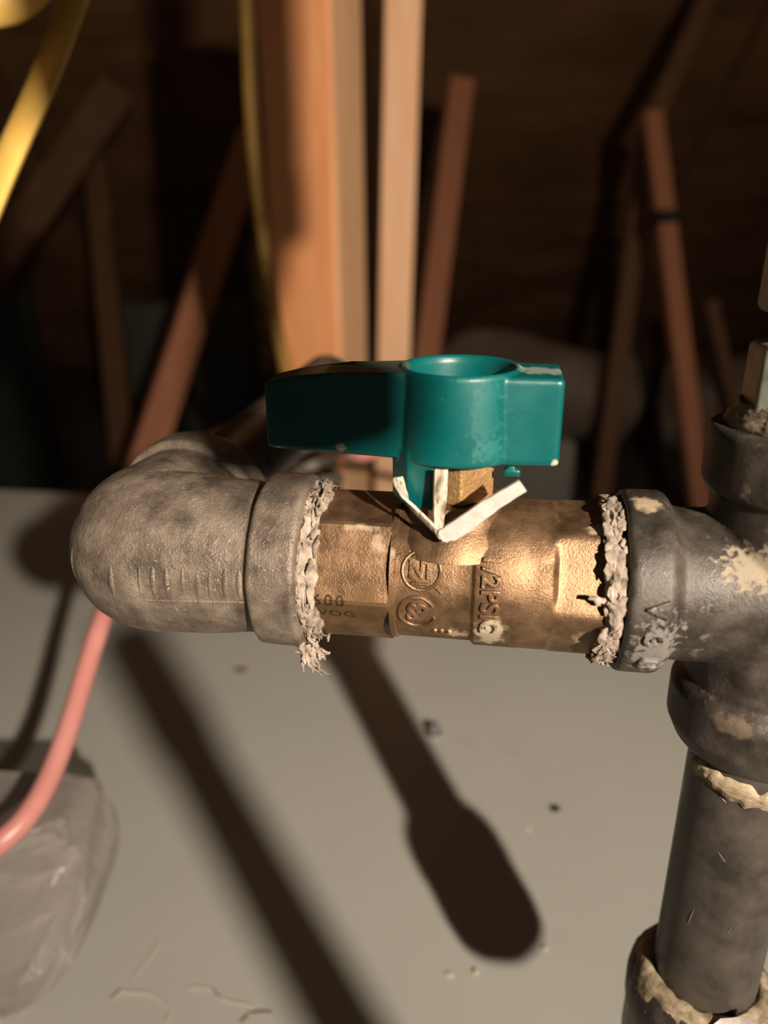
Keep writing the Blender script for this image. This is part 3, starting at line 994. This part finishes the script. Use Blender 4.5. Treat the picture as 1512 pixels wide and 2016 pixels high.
cable('electrical_cable', [near(-90, 1735, 0.215), near(-20, 1675, 0.228), near(50, 1610, 0.236), near(102, 1520, 0.247), near(145, 1400, 0.26), near(178, 1290, 0.272), near(205, 1205, 0.285),
                           near(245, 1060, 0.33), near(320, 930, 0.40), near(420, 858, 0.45), near(520, 838, 0.47), near(610, 868, 0.47), near(700, 897, 0.47), near(800, 880, 0.50), near(900, 905, 0.62), near(960, 960, 0.78)],
      0.0037, M_PINK, label='pink electrical cable curving down behind the elbow', cat='cable')


def flatcable(name, pts, w, t, wdir, mat, **kw):
    pts = spline(pts, 10)
    rs = []
    for i_, p in enumerate(pts):
        tg = (pts[min(i_ + 1, len(pts) - 1)] - pts[max(i_ - 1, 0)]).normalized()
        wd = Vector(wdir); wd = (wd - tg * wd.dot(tg)).normalized(); nn = tg.cross(wd)
        rs.append([p + wd * (math.cos(2 * PI * j / 16) * w / 2) + nn * (math.sin(2 * PI * j / 16) * t / 2) for j in range(16)])
    mb_ = MB(); mb_.rings(rs)
    return tag(mb_.build(name, mat), **kw)


flatcable('electrical_cable', [near(236, -260, 0.27), near(158, -40, 0.262), near(88, 150, 0.256), near(8, 330, 0.25), near(-60, 490, 0.245), near(-160, 700, 0.24)], 0.0138, 0.006, (1, -0.25, 0.3), M_YELLOW,
          label='bright yellow flat cable crossing the upper left corner', cat='cable')
flatcable('electrical_cable', [near(190, -190, 0.25), near(60, -20, 0.245), near(-40, 20, 0.24), near(-200, 60, 0.23)], 0.012, 0.006, (0.2, -0.25, 1), M_YELLOW,
          label='bit of yellow cable clipped by the very top left corner', cat='cable')
cable('electrical_cable', [far(470, -330, 0.735), far(486, 0, 0.735), far(497, 260, 0.735), far(522, 480, 0.735), far(548, 660, 0.74), far(580, 800, 0.745), far(610, 1000, 0.75)], 0.0062, M_YELLOW_SHADE,
      label='yellow cable coloured as if in shade, hanging along the left of the thick post', cat='cable')
# bright flexible conduit glimpsed below the lever
mb = MB()
pts = spline([near(560, 830, 0.50), near(600, 890, 0.50), near(628, 950, 0.495), near(640, 1020, 0.49), near(640, 1100, 0.50)], 10)
mb.tube(pts, [0.0155 + 0.0022 * math.sin(i_ * 1.3) for i_ in range(len(pts))], 24)
tag(mb.build('metal_conduit', M_CHROME), 'shiny metal flexible conduit glimpsed below the green lever', 'conduit')

# two made-up casters, unseen right of the frame, added only for their shadows
vp = empty('stub_shadow_caster', (0.1252, -0.06, 0), (0, R(-11.9), 0), label='added unseen shadow caster shaped as a capped pipe stub, just outside the right edge', cat='pipe')
mb = MB(); mb.lathe([(0.0072, 0.0025), (0.0072, 0.236)], 32)
mb.build('pipe_wall', M_PIPE, vp)
mb = MB(); mb.lathe([(0.0074, 0.220), (0.0083, 0.221), (0.0083, 0.246), (0.0074, 0.249), (0.0001, 0.2505)], 32)
mb.build('caster_cap', M_IRON2, vp)
mb = MB(); mb.lathe([(0.0073, 0.006), (0.02, 0.006), (0.02, 0.009), (0.0073, 0.010)], 32, closed=True)
mb.build('caster_flange', M_IRON2, vp)
hose = MB()  # invented tube, shaped to shade the lever and the upper yellow cable
hose.tube(spline([(0.0640, -0.03, 0.2665), (0.0640, -0.03, 0.269), (0.0625, -0.03, 0.31), (0.055, -0.03, 0.36), (0.053, -0.035, 0.5), (0.08, -0.05, 0.9), (0.1, -0.06, 1.6), (0.12, -0.06, 2.6), (0.12, -0.06, roof_z(-0.06) - 0.04)], 6), [0.0065, 0.0080, 0.0088, 0.0092] + [0.0095] * 45, 20)
tag(hose.build('hose_shadow_caster', M_DARK), 'added unseen shadow caster shaped as a hanging hose, outside the frame', 'hose')

# ------------------------------------------------------------------ plastic bag on the cabinet
bag = empty('plastic_bag', down(60, 1900), label='crumpled clear grey plastic bag standing on the cabinet at lower left', cat='bag')
mbag = bpy.data.materials.new('clear_grey_plastic')
mbag.use_nodes = True
nt = mbag.node_tree
pb = nt.nodes['Principled BSDF']
pb.inputs['Base Color'].default_value = lin(160, 152, 146)
pb.inputs['Roughness'].default_value = 0.3
pb.inputs['Alpha'].default_value = 0.58
pb.inputs['Specular IOR Level'].default_value = 0.8
tc = nt.nodes.new('ShaderNodeTexCoord'); nz = nt.nodes.new('ShaderNodeTexNoise'); bu = nt.nodes.new('ShaderNodeBump')
nz.inputs['Scale'].default_value = 150; nz.inputs['Detail'].default_value = 4; nz.inputs['Distortion'].default_value = 0.6
mpb = nt.nodes.new('ShaderNodeMapping'); mpb.inputs['Scale'].default_value = (1, 1, 0.22)
nt.links.new(tc.outputs['Object'], mpb.inputs['Vector']); nt.links.new(mpb.outputs[0], nz.inputs['Vector']); nt.links.new(nz.outputs['Fac'], bu.inputs['Height'])
bu.inputs['Strength'].default_value = 0.5; bu.inputs['Distance'].default_value = 0.0016
nt.links.new(bu.outputs[0], pb.inputs['Normal'])
B0 = bag.location.copy()
# stacked cross-sections, each [left x, right x, front y, back y, z] in world metres
secs = [(-0.180, -0.118, 0.170, 0.200, 0.0005), (-0.186, -0.109, 0.166, 0.212, 0.008), (-0.190, -0.1005, 0.168, 0.222, 0.019), (-0.192, -0.0985, 0.176, 0.228, 0.029),
        (-0.192, -0.1000, 0.186, 0.230, 0.038), (-0.192, -0.1045, 0.194, 0.231, 0.0445), (-0.190, -0.1080, 0.199, 0.230, 0.0485), (-0.186, -0.112, 0.203, 0.228, 0.0495)]
brng = random.Random(12)
mb = MB()
rs = []
fine = []
for a_, b_ in zip(secs, secs[1:]):
    for k_ in range(2):
        fine.append([a_[q] + (b_[q] - a_[q]) * k_ / 2 for q in range(5)])
fine.append(secs[-1])
for (xa, xb, ya, yb, z) in fine:
    ring_ = []
    for j in range(30):
        t = 2 * PI * (j + 0.5 * (len(rs) % 2)) / 30
        c, s = math.cos(t), math.sin(t)
        e = 0.34
        px = (xa + xb) / 2 + (xb - xa) / 2 * math.copysign(abs(c) ** e, c)
        py = (ya + yb) / 2 + (yb - ya) / 2 * math.copysign(abs(s) ** e, s)
        q = Vector((px, py, z))
        w = noise.noise(Vector((px * 60, py * 60, z * 10))) * 0.0015 + brng.uniform(-0.0013, 0.0013)
        q += Vector((c, s, 0.35 * (1 if z > 0.04 else 0))) * w
        q.z = max(q.z, 0.0004)
        ring_.append(q - B0)
    rs.append(ring_)
mb.rings(rs)
mb.f = [t_ for f_ in mb.f for t_ in ([f_] if len(f_) != 4 else [(f_[0], f_[1], f_[2]), (f_[0], f_[2], f_[3])])]
o = mb.build('bag_film', mbag, bag, angle=14)
mb = MB(); mb.box((-0.03, -0.0006, -0.016), (0.03, 0.0006, 0.016))
o = mb.build('paper_slip', M_PAPER, bag); o.location = Vector((-0.170, 0.196, 0.034)) - B0; o.rotation_euler = (R(-30), 0, R(4))
o['label'] = 'white paper slip showing inside the bag'

# ------------------------------------------------------------------ small things on the cabinet top
def screw(loc, s, rot, label):
    t = empty('sheet_metal_screw', loc, rot, label=label, cat='screw')
    mb_ = MB(); mb_.lathe([(0.1 * s, 0), (3.9 * s, 0), (4.1 * s, 0.5 * s), (3.6 * s, 1.1 * s), (2.4 * s, 1.4 * s), (0.1 * s, 1.4 * s)], 28); mb_.build('washer_flange', M_ZINC, t)
    mb_ = MB(); hr = lambda r, z: [(r * math.cos(PI * j / 3), r * math.sin(PI * j / 3), z) for j in range(6)]
    mb_.rings([hr(2.9 * s, 1.2 * s), hr(2.9 * s, 4.4 * s), hr(2.5 * s, 4.9 * s)]); mb_.build('hex_head', M_ZINC, t, smooth=False, bevel=0.0002)
    return t


screw(down(853, 1442), 0.00105, (0.0, 0, 0.3), 'shiny hex-head screw in the grey cabinet top')
mb = MB(); mb.lathe([(0.0001, -0.0002), (0.0020, -0.0002), (0.0024, 0.0004), (0.0017, 0.0003), (0.0011, 0.00005), (0.0001, 0.00002)], 20)
o = mb.build('rivet', M_DARK, None); o.location = down(1092, 1592)
tag(o, 'small dark rivet hole in the cabinet top at right', 'rivet')


def chip(name, u, v, l, w, t, rz, mat, label, cat, group=None):
    mb_ = MB(); mb_.box((-l / 2, -w / 2, 0), (l / 2, w / 2, t))
    rough_up(mb_, w * 0.25, 900, u)
    z0 = min(p.z for p in mb_.v)
    mb_.v = [p - Vector((0, 0, z0)) for p in mb_.v]
    o_ = mb_.build(name, mat, None, bevel=t * 0.25); o_.location = down(u, v); o_.rotation_euler = (0, 0, rz)
    return tag(o_, label, cat, group)


chip('wood_chip', 886, 1921, 0.0024, 0.0012, 0.0007, -0.4, M_CHIP, 'pale sliver of wood lying below the handle shadow', 'chip')
chip('wood_chip', 936, 1917, 0.0017, 0.0012, 0.0012, 0.9, M_CHIP, 'tiny pale crumb just right of the pale sliver', 'chip')
chip('wood_chip', 1073, 1868, 0.0015, 0.001, 0.0009, 0.6, M_CHIP, 'tiny crumb at the rounded tip of the dark shadow', 'chip')
chip('wood_chip', 1040, 1632, 0.0022, 0.0009, 0.0005, 0.2, M_CHIP, 'faint pale crumb below the rivet hole', 'chip')
chip('rust_fleck', 474, 1319, 0.0070, 0.0050, 0.0006, 0.1, M_RUST, 'brown rust fleck on the cabinet below the elbow joint', 'fleck')
chip('wood_chip', 491, 1998, 0.0010, 0.0008, 0.0006, 0.4, M_CHIP, 'bright crumb beside the curved dark fibre at bottom', 'chip')


def fibre(pts, r, mat, label):
    ps = [down(u, v, 0.0004) for u, v in pts]
    mb_ = MB(); mb_.tube(spline(ps, 6), r, 6)
    return tag(mb_.build('lint_fibre', mat), label, 'fibre')


fibre([(222, 1966), (240, 1951), (250, 1953), (290, 1956), (320, 1970), (335, 1992), (325, 2012)], 0.00022, M_LINT, 'pale curled fibre near the bag on the cabinet')
fibre([(220, 1966), (228, 1958), (238, 1950)], 0.00028, M_DLINT, 'short dark fibre end beside the pale curl')
fibre([(372, 1944), (400, 1944), (422, 1950), (434, 1964), (456, 1972), (500, 1980)], 0.0002, M_LINT, 'thin pale wavy fibre at bottom middle')
fibre([(420, 1948), (427, 1957), (434, 1963)], 0.00026, M_DLINT, 'short dark curl on the wavy fibre')
fibre([(474, 2012), (490, 1998), (510, 1992), (535, 1992)], 0.00028, M_DLINT, 'dark curved fibre at the bottom edge')
fibre([(316, 1852), (290, 1890), (262, 1924)], 0.0002, M_LINT, 'long straight pale fibre right of the bag')
